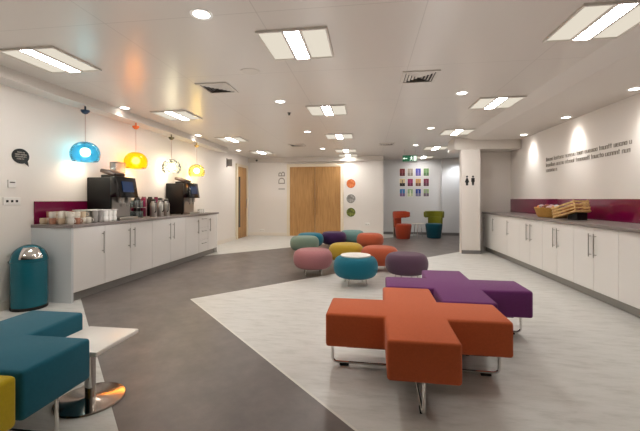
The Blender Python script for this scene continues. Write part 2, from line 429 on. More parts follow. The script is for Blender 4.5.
MB().lathe([(.085, -.008), (.105, -.005), (.108, 0), (.085, 0)], 28, cap=False).build('rim', M['lampframe'], t, True)
t = thing('sprinkler', 'small dark sprinkler head hanging from the ceiling', 'sprinkler', (-1.27, 5.6, CEIL))
MB().lathe([(.03, 0), (.03, -.006), (.01, -.008), (.01, -.03), (.022, -.032), (.022, -.036), (.0001, -.036)], 16).build('head', M['black'], t, True)

# exit sign hanging from the ceiling
t = thing('exit_sign', 'green hanging exit sign with running figure and arrow', 'exit sign', (1.16, 10.1, 2.30))
MB().box(-.20, .19, -.012, .012, 0, .17).build('sign_panel', M['green_sign'], t)
g = MB()
g.box(-.165, -.07, -.016, -.012, .075, .095)
g.prism([(-.19, 0), (-.15, -.035), (-.15, .035)], 0, .004, mtx=Matrix.Translation((0, -.012, .085)) @ Matrix.Rotation(PI/2, 4, 'X'))
g.build('arrow', M['white_glow'], t)
g = MB(); F = Matrix.Translation((0, -.012, 0)) @ Matrix.Rotation(PI/2, 4, 'X')
g.prism([(.10, .02), (.18, .02), (.18, .15), (.10, .15)], 0, .003, mtx=F)
g.build('doorway', M['white_glow'], t)
g = MB(); g.lathe([(.0001, 0), (.014, 0), (.014, .005), (.0001, .005)], 14, F @ Matrix.Translation((.045, .135, 0)))
for q in ([(.03, .115), (.06, .12), (.05, .07), (.025, .07)], [(.03, .075), (.05, .075), (.085, .035), (.07, .025)], [(.025, .075), (.045, .075), (.02, .03), (-.01, .035), (-.01, .045), (.012, .045)], [(.055, .118), (.085, .09), (.078, .08), (.05, .10)], [(.03, .118), (0, .10), (.005, .088), (.035, .10)]):
    g.prism(q, 0, .005, mtx=F)
g.build('running_figure', M['white_glow'], t)
MB().cyl((-.15, 0, .17), (-.15, 0, .35), .004, 6).cyl((.15, 0, .17), (.15, 0, .35), .004, 6).build('suspension_rod', M['steel'], t)

# ------------------------------------------------------------------ cabinets
def handle(parent, x, y, z0, z1, s):
    h = MB(); X = x+s*.032
    h.cyl((X, y, z0), (X, y, z1), .0065, 8).cyl((x, y, z0+.03), (X, y, z0+.03), .005, 6).cyl((x, y, z1-.03), (X, y, z1-.03), .005, 6)
    h.build('handle', M['steel'], parent, True, True)
def cabinet(side, y0, y1, doors, label, grp, drawers=0):
    """doors: list of (a, b, handle_y)."""
    s = 1 if side == 'L' else -1
    xf = -3.52 if side == 'L' else 2.77          # door face
    xb = XL+.005 if side == 'L' else XR-.005
    t = thing('base_cabinet', label, 'cabinet', ((xf+xb)/2, (y0+y1)/2, 0), 0, grp)
    lo, hi = sorted((xf-s*.022, xb))
    MB().box(lo, hi, y0+.001, y1-.001, .11, .90).build('carcass', M['carcass'], t, world=True)
    lo, hi = sorted((xf-s*.06, xf-s*.075))
    MB().box(lo, hi, y0, y1, .0, .11).build('plinth', M['plinth'], t, world=True)
    lo, hi = sorted((xf, xf-s*.02))
    for a, b_, hy in doors:
        dr = MB().box(lo, hi, a+.002, b_-.002, .115, .895, .002, 1).build('door', M['cab'], t, world=True)
        handle(dr, xf, hy, .53, .82, s)
    for k in range(drawers):
        z0 = .115+k*.78/drawers; z1 = .115+(k+1)*.78/drawers
        dr = MB().box(lo, hi, y0+.002, y1-.002, z0+.002, z1-.002, .002, 1).build('drawer', M['cab'], t, world=True)
        ym = (y0+y1)/2; X = xf+s*.03; zc = z1-.07
        MB().cyl((X, ym-.1, zc), (X, ym+.1, zc), .0065, 8).cyl((xf, ym-.08, zc), (X, ym-.08, zc), .005, 6).cyl((xf, ym+.08, zc), (X, ym+.08, zc), .005, 6).build('handle', M['steel'], dr, True, True)
    return t
GL, GR = 'white base cabinets under the coffee counter', 'white base cabinets under the long right counter'
cabinet('L', 3.80, 4.32, [(3.80, 4.32, 4.265)], 'white single door cabinet nearest the teal bin', GL)
cabinet('L', 4.32, 5.37, [(4.32, 4.84, 4.785), (4.84, 5.37, 4.895)], 'white double door cabinet below the nearer coffee machine', GL)
cabinet('L', 5.37, 6.45, [(5.37, 5.92, 5.865), (5.92, 6.45, 5.985)], 'white double door cabinet below the steel flasks', GL)
cabinet('L', 6.45, 6.98, [(6.45, 6.98, 6.92)], 'white single door cabinet below the farther coffee machine', GL)
cabinet('L', 6.98, 7.41, [], 'white stack of three drawers near the far end of coffee counter', GL, 3)
cabinet('L', 7.41, 7.86, [(7.41, 7.86, 7.47)], 'white single door cabinet at far end of the coffee counter', GL)
tag(MB().box(XL, -3.515, 3.77, 3.80, 0, .90).build('end_panel', M['sidepan']), 'pale blue white end panel of coffee counter beside the teal bin', 'panel')
tag(MB().box(XL, -3.515, 7.86, 7.89, 0, .90).build('end_panel', M['cab']), 'white end panel closing the far end of the coffee counter', 'panel')
tag(MB().box(XL, -3.49, 3.76, 7.92, .90, .94, .004, 2).build('worktop', M['worktop']), 'grey speckled worktop carrying the coffee machines', 'worktop')
tag(MB().box(XL+.002, XL+.014, 3.80, 7.0, .94, 1.22).build('splashback', M['splash']), 'plum glass splashback behind the coffee machines', 'splashback')

for y0, y1, ds, lab in (
    (2.60, 3.475, [(2.60, 3.04, 2.98), (3.04, 3.475, 3.09)], 'white double door cabinet at the near end of long counter'),
    (3.475, 4.345, [(3.475, 3.91, 3.855), (3.91, 4.345, 3.965)], 'white double door cabinet cut by the right edge of the photo'),
    (4.345, 5.205, [(4.345, 4.78, 4.73), (4.78, 5.205, 4.83)], 'white double door cabinet just right of the wooden crate'),
    (5.205, 6.07, [(5.205, 5.635, 5.58), (5.635, 6.07, 5.69)], 'white double door cabinet directly below the wooden crate'),
    (6.07, 6.95, [(6.07, 6.51, 6.44), (6.51, 6.95, 6.585)], 'white double door cabinet below the wicker basket'),
    (6.95, 7.52, [(6.95, 7.52, 7.44)], 'white single door cabinet left of the wicker basket'),
    (7.52, 8.38, [(7.52, 8.38, 8.27)], 'wide white single door cabinet near the pier'),
    (8.38, 8.98, [(8.38, 8.98, 8.9)], 'white end cabinet against the pier')):
    cabinet('R', y0, y1, ds, lab, GR)
tag(MB().box(2.74, XR-.002, 2.6, 8.995, .90, .94, .004, 2).build('worktop', M['worktop']), 'long grey speckled worktop with the bread crate', 'worktop')
tag(MB().box(XR-.014, XR-.002, 2.6, 8.985, .94, 1.25).build('splashback', M['splash']), 'long plum glass splashback on the right wall', 'splashback')

# ------------------------------------------------------------------ seating
U = .415
def plus_pts(u):
    h = u/2; e = 1.5*u
    return [(-h, -e), (h, -e), (h, -h), (e, -h), (e, h), (h, h), (h, e), (-h, e), (-h, h), (-e, h), (-e, -h), (-h, -h)]
def bench(name, m, loc, rz, label, u=U):
    t = thing('cross_bench', label, 'bench', loc, rz)
    MB().prism(plus_pts(u-.004), .215, .45, .020, 3).build('cushion', m, t, True)
    MB().prism(plus_pts(u-.10), .20, .216).build('underboard', M['rubber'], t)
    e = 1.5*u-.03
    for k in range(2):
        R = Matrix.Rotation(k*PI/2, 4, 'Z')
        pts = [R @ Vector(p) for p in ((-e, 0, .23), (-e, 0, .022+k*.006), (e, 0, .022+k*.006), (e, 0, .23))]
        lg = MB().tube(pts, .0105, 12, .045).build('leg_frame', M['chrome'], t, True)
        for sgn in (-1, 1):
            q = R @ Vector((sgn*(e-.09), 0, 0))
            w = (.035, .014) if k == 0 else (.014, .035)
            MB().box(q.x-w[0], q.x+w[0], q.y-w[1], q.y+w[1], 0, .014, .003, 1).build('glide', M['rubber'], lg)
    return t
bench('cross_bench', M['f_orange'], (.325, 2.642, 0), math.radians(-1.2), 'large orange cross shaped upholstered bench on chrome runners')
bench('cross_bench', M['f_purple'], (.325+.432+.04, 2.642+.838, 0), math.radians(-1.2), 'purple cross shaped bench nested behind the orange bench', .42)
bench('cross_bench', M['f_teal'], (-2.20, 1.63, 0), 0, 'teal cross shaped bench beside the small white side table')
bench('cross_bench', M['f_yellow'], (-1.785, .785, 0), 0, 'mustard yellow cross shaped bench cut by the lower left corner')

t = thing('side_table', 'small square white side table on round chrome foot', 'table', (-1.735, 2.03, 0))
MB().box(-.20, .175, -.185, .20, .33, .36, .008, 3).build('table_top', M['table'], t, True)
MB().cyl((.02, -.05, .012), (.02, -.05, .331), .030, 24).build('stem', M['chrome'], t, True)
MB().lathe([(.0001, 0), (.192, 0), (.195, .004), (.19, .012), (.06, .016), (.03, .022), (.0001, .022)], 48, Matrix.Translation((.02, -.05, 0))).build('base', M['polished'], t, True)

def pouf(m, x, y, label, top=None, k=1.):
    t = thing('pouf', label, 'pouf', (x, y, 0), 0, None)
    R = .325*k; P = []
    for i in range(15):
        a = -PI/2+PI*i/14
        P.append((R-.12+.12*abs(math.cos(a))**.85, .262+.152*math.copysign(abs(math.sin(a))**.9, math.sin(a))))
    P = [(.0001, .11)]+P+[(.0001, .42)]
    MB().lathe(P, 40).build('cushion', m, t, True)
    for q in range(4):
        a = PI/4+q*PI/2+.25; c, s = math.cos(a), math.sin(a)
        MB().cyl((c*.17, s*.17, .125), (c*.19, s*.19, 0), .011, 10).build('leg', M['chrome'], t, True)
    if top: MB().lathe([(.0001, .412), (.215, .412), (.222, .424), (.218, .432), (.0001, .432)], 40).build('table_top', M['table'], t, True)
    return t
pouf(M['f_pink'], -.91, 5.80, 'dusty pink round pouf at the left of the front group')
pouf(M['f_teal2'], -.18, 5.20, 'teal round pouf with a white disc top', True)
pouf(M['f_plum'], .586, 5.55, 'plum grey round pouf behind the purple bench')
pouf(M['f_mustard'], -.41, 6.62, 'mustard round pouf behind the teal pouf')
pouf(M['f_rust'], .20, 6.28, 'orange round pouf between the mustard and plum grey poufs')
pouf(M['f_sage'], -1.41, 7.78, 'sage green round pouf behind the pink pouf')
pouf(M['f_teal2'], -1.40, 8.50, 'teal round pouf half hidden behind the sage pouf')
pouf(M['f_darkpurple'], -.86, 8.93, 'dark purple round pouf in the back row before oak door')
pouf(M['f_sage2'], -.42, 9.42, 'grey green round pouf in the back row beside orange pouf')
pouf(M['f_rust'], .05, 8.62, 'orange round pouf at the right end of back row')

def wrap_chair(seatm, backm, loc, rz, label):
    """faces local -Y"""
    t = thing('wrap_chair', label, 'armchair', loc, rz)
    MB().lathe([(.0001, .0), (.20, .0), (.215, .02), (.265, .40), (.262, .44), (.24, .46), (.0001, .465)], 40).build('seat', seatm, t, True)
    def band(a0, a1, z0, z1, ri, ro, name, m, lean=.0):
        b = MB(); n = 30; rings = []
        for i in range(n+1):
            a = a0+(a1-a0)*i/n
            f = 1.
            e = min(i, n-i)/4.
            sh = .03*(1-min(1, e))
            pr = [(ri, z0+sh), (ri, z1-sh), ((ri+ro)/2, z1+.018-sh), (ro, z1-sh), (ro, z0+sh), ((ri+ro)/2, z0-.018+sh)]
            rings.append([b.b.verts.new((r*math.cos(a)*(1+lean*(z-.4)), r*math.sin(a)*(1+lean*(z-.4)), z)) for r, z in pr])
        for p, q in zip(rings, rings[1:]):
            for j in range(6): b.b.faces.new((p[j], p[(j+1) % 6], q[(j+1) % 6], q[j]))
        b.b.faces.new(rings[0]); b.b.faces.new(list(reversed(rings[-1])))
        return b.build(name, m, t, True)
    band(PI/2-.95, PI/2+.95, .36, .66, .235, .285, 'back_support', backm, .15)
    band(PI/2-1.95, PI/2+1.95, .66, .84, .25, .30, 'wrap_backrest', backm, .15)
    band(PI/2-.5, PI/2+.5, .03, .80, .303, .315, 'rear_shell', M['f_shell'], .15)
    return t
wrap_chair(M['f_red'], M['f_red'], (1.10, 11.40, 0), math.radians(62), 'brick red wraparound armchair left of the small white table')
wrap_chair(M['f_petrol'], M['f_olive'], (2.10, 11.72, 0), math.radians(-25), 'olive and petrol blue wraparound armchair under the posters')
t = thing('coffee_table', 'small white table between the two wraparound armchairs', 'table', (1.62, 11.9, 0))
MB().lathe([(.0001, .44), (.21, .44), (.215, .45), (.21, .46), (.0001, .46)], 32).build('table_top', M['table'], t, True)
for q in range(3):
    a = .3+q*2*PI/3
    MB().cyl((math.cos(a)*.1, math.sin(a)*.1, .44), (math.cos(a)*.16, math.sin(a)*.16, 0), .010, 8).build('leg', M['chrome'], t, True)

# ------------------------------------------------------------------ bin
t = thing('pedal_bin', 'teal round metal bin with silver flap beside the counter end', 'bin', (-3.865, 3.565, 0))
MB().lathe([(.0001, 0), (.188, 0), (.192, .01), (.192, .035), (.0001, .035)], 40).build('base_ring', M['rubber'], t, True)
MB().lathe([(.0001, .035), (.188, .035), (.19, .05), (.19, .545), (.186, .555), (.0001, .555)], 40).build('body', M['binteal'], t, True)
prof = [(.187, .555), (.192, .56), (.192, .575)]+[(.19*math.cos(a), .575+.175*math.sin(a)) for a in [i*PI/2/12 for i in range(1, 12)]]+[(.0001, .75)]
MB().lathe(prof, 40).build('dome_lid', M['binteal'], t, True)
fl = MB(); g = []
for i in range(9):
    a = .12+(.95-.12)*i/8
    g.append([fl.b.verts.new((.196*math.cos(a)*math.cos(q), .196*math.cos(a)*math.sin(q), .575+.181*math.sin(a))) for q in [math.radians(-38)+(j/10.-.5)*1.25 for j in range(11)]])
for p, q in zip(g, g[1:]):
    for j in range(10): fl.b.faces.new((p[j], p[j+1], q[j+1], q[j]))
f = fl.build('flap', M['chrome'], t, True); f['label'] = 'polished silver flap'
a = math.radians(-135)
MB().sphere((.19*math.cos(a), .19*math.sin(a), .56), .018, n=14).build('hinge_knob', M['steel'], t, True)
t.scale = (.91, .91, .97)

# ------------------------------------------------------------------ pendants
def pendant(y, sm, rm, bm, label, r=.182, W=5, col=(1, .85, .65), h=.27, z0=1.77):
    x = -3.87; y -= .05; t = thing('pendant_lamp', label, 'pendant lamp', (x, y, 2.53), 0)
    zt = z0+h-2.53
    MB().lathe([(.0001, 0), (.012, 0), (.012, -.05), (.055, -.055), (.052, -.075), (.03, -.10), (.008, -.11), (.0001, -.11)], 24).build('ceiling_rose', rm, t, True)
    MB().cyl((0, 0, -.1), (0, 0, zt), .004, 6).build('cord', M['cord'], t)
    P = []
    H = h; n = 14
    for i in range(n+1):
        a = -.62+(PI/2+.62)*i/n   # cut a little below the equator
        P.append((max(.02, r*math.cos(a)**.88), zt-H*(1-math.sin(a))/(1+math.sin(.62))))
    P.reverse()
    MB().lathe(P, 40, cap=False).build('lamp_shade', sm, t, True)
    MB().cyl((0, 0, zt-.005), (0, 0, zt-.09), .022, 16).build('lamp_holder', rm, t, True)
    MB().sphere((0, 0, zt-.145), .062, n=18).build('bulb', bm, t, True)
    l = bpy.data.lights.new('pendant_glow', 'POINT'); l.energy = W*.6; l.color = col; l.shadow_soft_size = .06
    o = bpy.data.objects.new('pendant_glow', l); C.objects.link(o); o.location = (x, y, z0+.03)
    return t
pendant(4.43, M['shade_blue'], M['rose_blue'], M['bulb'], 'blue see-through dome pendant lamp nearest the viewer', W=6)
pendant(5.50, M['shade_orange'], M['rose_orange'], M['bulbW'], 'orange see-through dome pendant lamp between coffee machines', W=9, col=(1, .6, .25))
pendant(6.58, M['shade_clear'], M['rose_olive'], M['bulb'], 'clear dome pendant lamp, third along the coffee counter', W=6)
pendant(7.62, M['shade_yellow'], M['rose_gold'], M['bulbW'], 'yellow tinted dome pendant lamp farthest from the viewer', W=7, col=(1, .75, .4))

# ------------------------------------------------------------------ coffee machines (front faces +X)
WT = .94
def machine(y0, hopper, label):
    t = thing('coffee_machine', label, 'coffee machine', (-3.85, y0+.21, WT))
    # local: X -.26 .. +.30, Y -.21 .. +.21
    MB().box(-.19, .19, -.21, .21, .015, .625, .012, 2).build('body', M['black'], t, True)
    MB().prism([(.18, .34), (.33, .33), (.28, .635), (.18, .635)], -.21, .21, .008, 2, Matrix.Rotation(PI/2, 4, 'X')).build('brew_head', M['gloss'], t, True)
    # screen on the leaning front of the head
    R = Matrix.Translation((.3085, 0, .48)) @ Matrix.Rotation(math.radians(-9.9), 4, 'Y')
    MB().box(-.002, .006, -.12, .12, -.07, .09, .002, 1, R).build('touch_screen', M['screen'], t, True)
    MB().box(.19, .20, -.19, .19, .05, .335).build('splash_panel', M['steel'], t)
    MB().box(.185, .33, -.20, .20, 0, .045, .006, 2).build('drip_tray', M['steel'], t, True)
    for s in (-1, 1):
        MB().box(.215, .28, s*.07-.035, s*.07+.035, .25, .345, .008, 2).cyl((.25, s*.07-.015, .2), (.25, s*.07-.015, .26), .008, 8).cyl((.25, s*.07+.015, .2), (.25, s*.07+.015, .26), .008, 8).build('spout', M['steel'], t, True)
    for a, b_ in ((-.16, -.18), (-.16, .18), (.14, -.18), (.14, .18)):
        MB().cyl((a, b_, 0), (a, b_, .016), .02, 12).build('foot', M['rubber'], t)
    R = Matrix.Translation((.08, -.02, .70)) @ Matrix.Rotation(math.radians(16), 4, 'Y')
    MB().box(-.13, .12, -.12, .12, -.03, .025, .018, 3, R).build('hopper_lid', M['brown'], t, True)
    MB().box(-.04, .16, -.12, .12, .62, .668, .008, 2).build('hopper_collar', M['black'], t, True)
    if hopper:
        hb = MB().box(.0, .13, .0, .19, .71, .87, .012, 2).build('bean_hopper', M['glass'], t, True)
    return t
machine(4.60, True, 'black coffee machine nearer the viewer with clear bean hopper')
machine(6.61, False, 'black coffee machine at the far end below yellow pendant')

# ------------------------------------------------------------------ mugs, glasses, flasks
def mug(name, m, label, group, cat='mug', r=.038, h=.076, hdl=True):
    t = thing(name, label, cat, (0, 0, 0), 0, group)
    MB().lathe([(.0001, 0), (r*.8, 0), (r*.88, .006), (r, .03), (r, h), (r-.004, h), (r-.005, .03), (r*.7, .01), (.0001, .008)], 20).build('cup', m, t, True)
    if hdl: MB().tube([(r-.002, 0, h*.8), (r+.026, 0, h*.75), (r+.026, 0, h*.3), (r-.002, 0, h*.22)], .004, 6, .012).build('handle', m, t, True)
    return t
kinds = [mug('mug', M['china'], 'white china mug on the near end of the coffee counter', 'white mugs on the near end'),
         mug('mug', M['china_cream'], 'cream china mug among the white mugs', 'cream mugs on the near end'),
         mug('mug', M['china_pink'], 'brown terracotta mug among the white mugs', 'terracotta mugs on the near end'),
         mug('tumbler', M['china_grey'], 'grey tumbler between the mugs and the cup tower', 'grey tumblers on the counter', 'cup', .036, .078, False),
         mug('cup', M['white'], 'white handleless cup packed by the nearer coffee machine', 'white cups by the coffee machine', 'cup', .038, .076, False)]
used = set()
def put(k, x, y, z, rz=0.):
    if k in used: return dup(kinds[k], (x, y, z), rz)
    used.add(k); kinds[k].location = (x, y, z); kinds[k].rotation_euler = (0, 0, rz); return kinds[k]
pat = [0, 0, 1, 0, 2, 0, 1, 2, 0]
# near end: mugs on the worktop, two tiers
c = 0
for i in range(4):
    for j in range(4):
        for z in range(2):
            if z == 1 and (i+j) % 4 == 3: continue
            put(pat[c % 9], -3.58-j*.125, 3.83+i*.09, WT+z*.0765, random.choice((.3, -.3, 0, .15))); c += 1
for i in range(2):
    for j in range(4):
        for z in range(2): put(3, -3.56-j*.09, 4.19+i*.085, WT+z*.0785)
for i in range(3):
    for j in range(4):
        for z in range(2): put(4, -3.55-j*.088, 4.355+i*.083, WT+z*.0765)
tag(MB().box(-3.86, -3.51, 4.15, 4.565, WT+.158, WT+.165, .003, 1).build('tray', M['white']), 'thin white tray lying on the packed cups', 'tray')

def flask(name, label, y, x, h=.26, r=.058):
    t = thing(name, label, 'flask', (x, y, WT))
    MB().lathe([(.0001, 0), (r, 0), (r, h*.72), (r*.62, h*.88), (r*.62, h*.92), (.0001, h*.92)], 28).build('body', M['steel'], t, True)
    MB().lathe([(.0001, h*.92), (r*.68, h*.92), (r*.66, h), (r*.3, h*1.04), (.0001, h*1.04)], 24).build('lid', M['black'], t, True)
    MB().tube([(r*.6, 0, h*.86), (r+.045, 0, h*.86), (r+.04, 0, h*.3), (r-.004, 0, h*.28)], .008, 8, .025).build('handle', M['black'], t, True)
    return t
flask('vacuum_flask', 'steel vacuum flask nearest the front coffee machine in flask group', 5.62, -3.66, .30).rotation_euler = (0, 0, -.6)
flask('vacuum_flask', 'steel vacuum flask standing in the middle of the flask group', 5.82, -3.66, .32).rotation_euler = (0, 0, -.4)
flask('vacuum_flask', 'steel vacuum flask nearest the far coffee machine', 6.04, -3.68, .30).rotation_euler = (0, 0, -.7)
for i, (x, y) in enumerate(((-3.95, 5.60), (-3.95, 5.78), (-3.95, 5.96), (-3.95, 6.14))):
    o = MB().lathe([(.0001, 0), (.05, 0), (.055, .01), (.055, .30), (.035, .33), (.035, .35), (.0001, .35)], 20, Matrix.Translation((x, y, WT))).build('storage_jar', M['splash'] if i % 2 else M['black'], None, True)
    tag(o, ['black tall jar', 'plum tall jar', 'black tall jar', 'plum tall jar'][i]+[' by the wall, nearest of the jars', ' by the wall, second of the jars', ' by the wall, third of the jars', ' by the wall, farthest of the jars'][i], 'jar', 'tall jars behind the flasks')
# glasses between the machines in a wire rack
t = thing('glass_rack', 'steel wire rack holding drinking glasses beside coffee machine', 'rack', (-3.78, 5.27, WT))
rk = MB()
for z in (.012, .17, .33):
    rk.tube([(-.14, -.12, z), (.14, -.12, z), (.14, .12, z), (-.14, .12, z), (-.14, -.12, z)], .004, 6)
for x in (-.14, .14):
    for y in (-.12, .12): rk.cyl((x, y, 0), (x, y, .33), .005, 6)
for k in range(5):
    rk.cyl((-.14+.07*k, -.12, .17), (-.14+.07*k, .12, .17), .003, 6)
rk.build('wire_frame', M['steel'], t, True)
kinds.append(mug('drinking_glass', M['glass'], 'clear drinking glass in the wire rack', 'glasses in the wire rack', 'glass', .032, .11, False))
for z in (.003, .175):
    for i in range(3):
        for j in range(2): put(5, -3.78-.09+i*.09, 5.27-.055+j*.11, WT+z)
kinds.append(mug('paper_cup', M['white'], 'white cup on the drip side of the far coffee machine', 'white cups by the far machine', 'cup', .036, .09, False))
for i in range(3): put(6, -3.57-.0*i, 7.10+i*.085, WT)

# ------------------------------------------------------------------ crate and basket on the right worktop
t = thing('wooden_crate', 'pale slatted wooden crate tipped on the right counter', 'crate', (3.05, 5.79, WT), math.radians(12))
K = Matrix.Translation((0, 0, .062)) @ Matrix.Rotation(math.radians(-15), 4, 'X')
# box open towards the top, slats on its long face
for i in range(4):
    z = .006+i*.046
    sl = MB().box(-.125, -.115, -.23, .23, z, z+.027, .002, 1, K).build('slat', M['wood_pale'], t)
    sl = MB().box(.115, .125, -.23, .23, z, z+.027, .002, 1, K).build('slat', M['wood_pale'], t)
    sl = MB().box(-.115, .115, -.238, -.228, z, z+.027, .002, 1, K).build('slat', M['wood_pale'], t)
    sl = MB().box(-.115, .115, .228, .238, z, z+.027, .002, 1, K).build('slat', M['wood_pale'], t)
for a in (-.108, .108):
    for b_ in (-.22, .22): MB().box(a-.009, a+.009, b_-.009, b_+.009, 0, .185, .002, 1, K).build('corner_post', M['wood_pale'], t)
MB().box(-.115, .115, -.228, .228, 0, .008, mtx=K).build('bottom_board', M['wood_pale'], t)
tag(MB().prism([(.02, 0), (.20, 0), (.20, .110), (.02, .062)], -.08, .08, mtx=Matrix.Translation((3.05, 5.79, WT)) @ Matrix.Rotation(math.radians(12)-PI/2, 4, 'Z') @ Matrix.Rotation(PI/2, 4, 'X')).build('display_wedge', M['black']), 'dark wedge propping up the tipped wooden crate', 'stand')

t = thing('wicker_basket', 'low oval wicker basket left of the wooden crate', 'basket', (3.04, 6.47, WT))
S = Matrix.Diagonal((.72, 1.25, 1, 1))
MB().lathe([(.0001, .0), (.17, .0), (.20, .03), (.235, .13), (.245, .155), (.235, .16), (.222, .14), (.21, .125), (.0001, .12)], 40, S).build('bowl', M['wicker'], t, True)
rm = MB()
pts = [(.238*.72*math.cos(a), .238*1.25*math.sin(a), .157+.005*math.sin(a*16)) for a in [2*PI*i/64 for i in range(65)]]
rm.tube(pts, .011, 8).build('woven_rim', M['wicker'], t, True)
packm = [('pale pink wrapped snack', (206, 176, 178)), ('silver white wrapped snack', (190, 186, 190)), ('brown wrapped snack', (140, 84, 50)), ('orange fruit', (214, 128, 60)), ('deep red fruit', (130, 40, 48))]
packm = [(n, mat(n.replace(' ', '_'), c, .35, noise=.15, nscale=30)) for n, c in packm]
k = 0
where = ['nearest the viewer', 'second from the viewer', 'in the middle', 'fourth from the viewer', 'farthest from the viewer']
for j, dx in enumerate((-.062, .062)):
    for i in range(5):
        n, m_ = packm[(i*2+j) % 5]
        fruit = 'fruit' in n
        o = MB()
        if fruit: o.sphere((0, 0, 0), .039, n=18)
        else: o.sphere((0, 0, 0), .038, 1.3, 1.05, .8, n=14)
        o = o.build('fruit' if fruit else 'wrapped_snack', m_, None, True)
        o.location = (3.04+dx, 6.47-.17+i*.085, WT+.165+.02*((i+j) % 2)); o.rotation_euler = (.1*i, .2*j, .2*i-.4)
        if not fruit: o.scale = (1, .95, 1)
        tag(o, f"{n} in the wicker basket, {'front' if j == 0 else 'wall'} side, {where[i]}", 'fruit' if fruit else 'snack', 'contents of the wicker basket')
t = thing('bread_loaf', 'golden crusty loaf lying inside the tipped crate', 'bread', (3.05, 5.79, WT+.175), math.radians(12))
MB().sphere((0, 0, 0), .066, 1.1, 2.7, .8, n=24).build('crust', mat('bread_crust', (188, 120, 60), .7, noise=.35, nscale=14, bump=.4, bscale=30), t, True).rotation_euler = (math.radians(-15), 0, 0)

# ------------------------------------------------------------------ wall signs
def glyph(b, kind, x, w, h):
    """one unreadable letter-like mark made of strokes in the XY plane"""
    s = h*.11
    def bar(x0, x1, y0, y1): b.prism([(x+x0*w, y0*h), (x+x1*w, y0*h), (x+x1*w, y1*h), (x+x0*w, y1*h)], 0, .006)
    sw = s/w
    if kind == 0: bar(0, sw, 0, .7); bar(1-sw, 1, 0, .7); bar(sw, 1-sw, .7-.15, .7)
    elif kind == 1: bar(0, sw, .05, .65); bar(1-sw, 1, .05, .65); bar(sw*.6, 1-sw*.6, 0, .13); bar(sw*.6, 1-sw*.6, .57, .7)
    elif kind == 2: bar(0, sw, 0, 1)
    elif kind == 3: bar(0, sw, 0, .7); bar(1-sw, 1, 0, .7); bar(sw, 1-sw, 0, .13)
    elif kind == 4: bar(0, sw, .05, .65); bar(sw*.6, 1, 0, .13); bar(sw*.6, 1, .57, .7); bar(sw, 1, .29, .41)
    elif kind == 5: bar(.3, .3+sw, 0, .95); bar(0, .9, .57, .7)
def textline(n, h, seed):
    rnd = random.Random(seed); b = MB(); x = 0; word = 0
    while x < n:
        k = rnd.choice((0, 1, 1, 3, 4, 4, 5, 2, 0)); w = h*.58 if k != 2 else h*.17
        if k == 5: w = h*.42
        if x+w > n: break
        glyph(b, k, x, w, h); x += w+h*.16; word += 1
        if word >= rnd.choice((4, 5, 6, 7, 8)): x += h*.42; word = 0
    return b
t = thing('wall_lettering', 'thin grey lettering in three lines on the right wall', 'wall lettering', (XR, 7.30, 1.8))
RW = Matrix(((0, 0, -1, 0), (-1, 0, 0, 0), (0, 1, 0, 0), (0, 0, 0, 1)))
for i, (n, z) in enumerate(((2.25, .17), (2.22, .065), (.42, -.035))):
    o = textline(n, .072, 11+i).build('text_line', M['greyink'], t)
    o.matrix_local = Matrix.Translation((-.0005, 0, z)) @ RW

t = thing('speech_bubble_sign', 'black speech bubble sign with pale lines on the left wall', 'sign', (XL, 3.635, 1.755))
LW = Matrix(((0, 0, 1, 0), (1, 0, 0, 0), (0, 1, 0, 0), (0, 0, 0, 1)))
pts = []
for i in range(40):
    a = 2*PI*i/40
    r = 1.
    if 2*PI-1.02 < a < 2*PI-.70: continue
    pts.append((.105*math.cos(a), .088*math.sin(a)))
pts.append((.10, -.115))
pts.sort(key=lambda p: math.atan2(p[1], p[0]))
o = MB().prism(pts, 0, .006).build('bubble', M['ink'], t); o.matrix_local = LW
for i, (w, z) in enumerate(((.09, .038), (.14, .012), (.14, -.014), (.10, -.04))):
    b = textline(w, .019, 31+i); o = b.build('text_line', M['paleink'], t)
    o.matrix_local = Matrix.Translation((.0055, -w/2, z)) @ LW

t = thing('light_switch', 'small white wall plate with three dark symbols, left wall', 'switch plate', (XL, 3.53, 1.18))
MB().box(0, .008, -.10, .10, 0, .09, .002, 1).build('plate', M['white'], t)
for i, y in enumerate((-.055, 0, .055)):
    MB().box(.008, .011, y-.013, y+.013, .032, .058, .002, 1).build('button', M['ink'], t)
t = thing('heating_switch', 'small white box with dark slot above the switch plate', 'heating_switch', (XL, 3.525, 1.38))
MB().box(0, .018, -.045, .045, 0, .09, .004, 2).build('casing', M['white'], t)
MB().box(.018, .020, -.03, .03, .055, .066).build('display', M['ink'], t)

def text_mesh(s, size, ext=.004):
    cu = bpy.data.curves.new('t', 'FONT'); cu.body = s; cu.size = size; cu.extrude = ext; cu.space_character = 1.05
    o = bpy.data.objects.new('t', cu); C.objects.link(o)
    bpy.context.view_layer.update()
    me = bpy.data.meshes.new_from_object(o.evaluated_get(bpy.context.evaluated_depsgraph_get()))
    bpy.data.objects.remove(o); return me
me = text_mesh('I DB', .33); me.name = 'room_lettering'; me.materials.append(M['greyink'])
o = bpy.data.objects.new('wall_sign', me); C.objects.link(o)
o.rotation_euler = (PI/2, -PI/2, 0); o.location = (-2.80, YB-.004, 1.55)
tag(o, 'grey upright lettering running up the wall left of oak door', 'wall lettering')

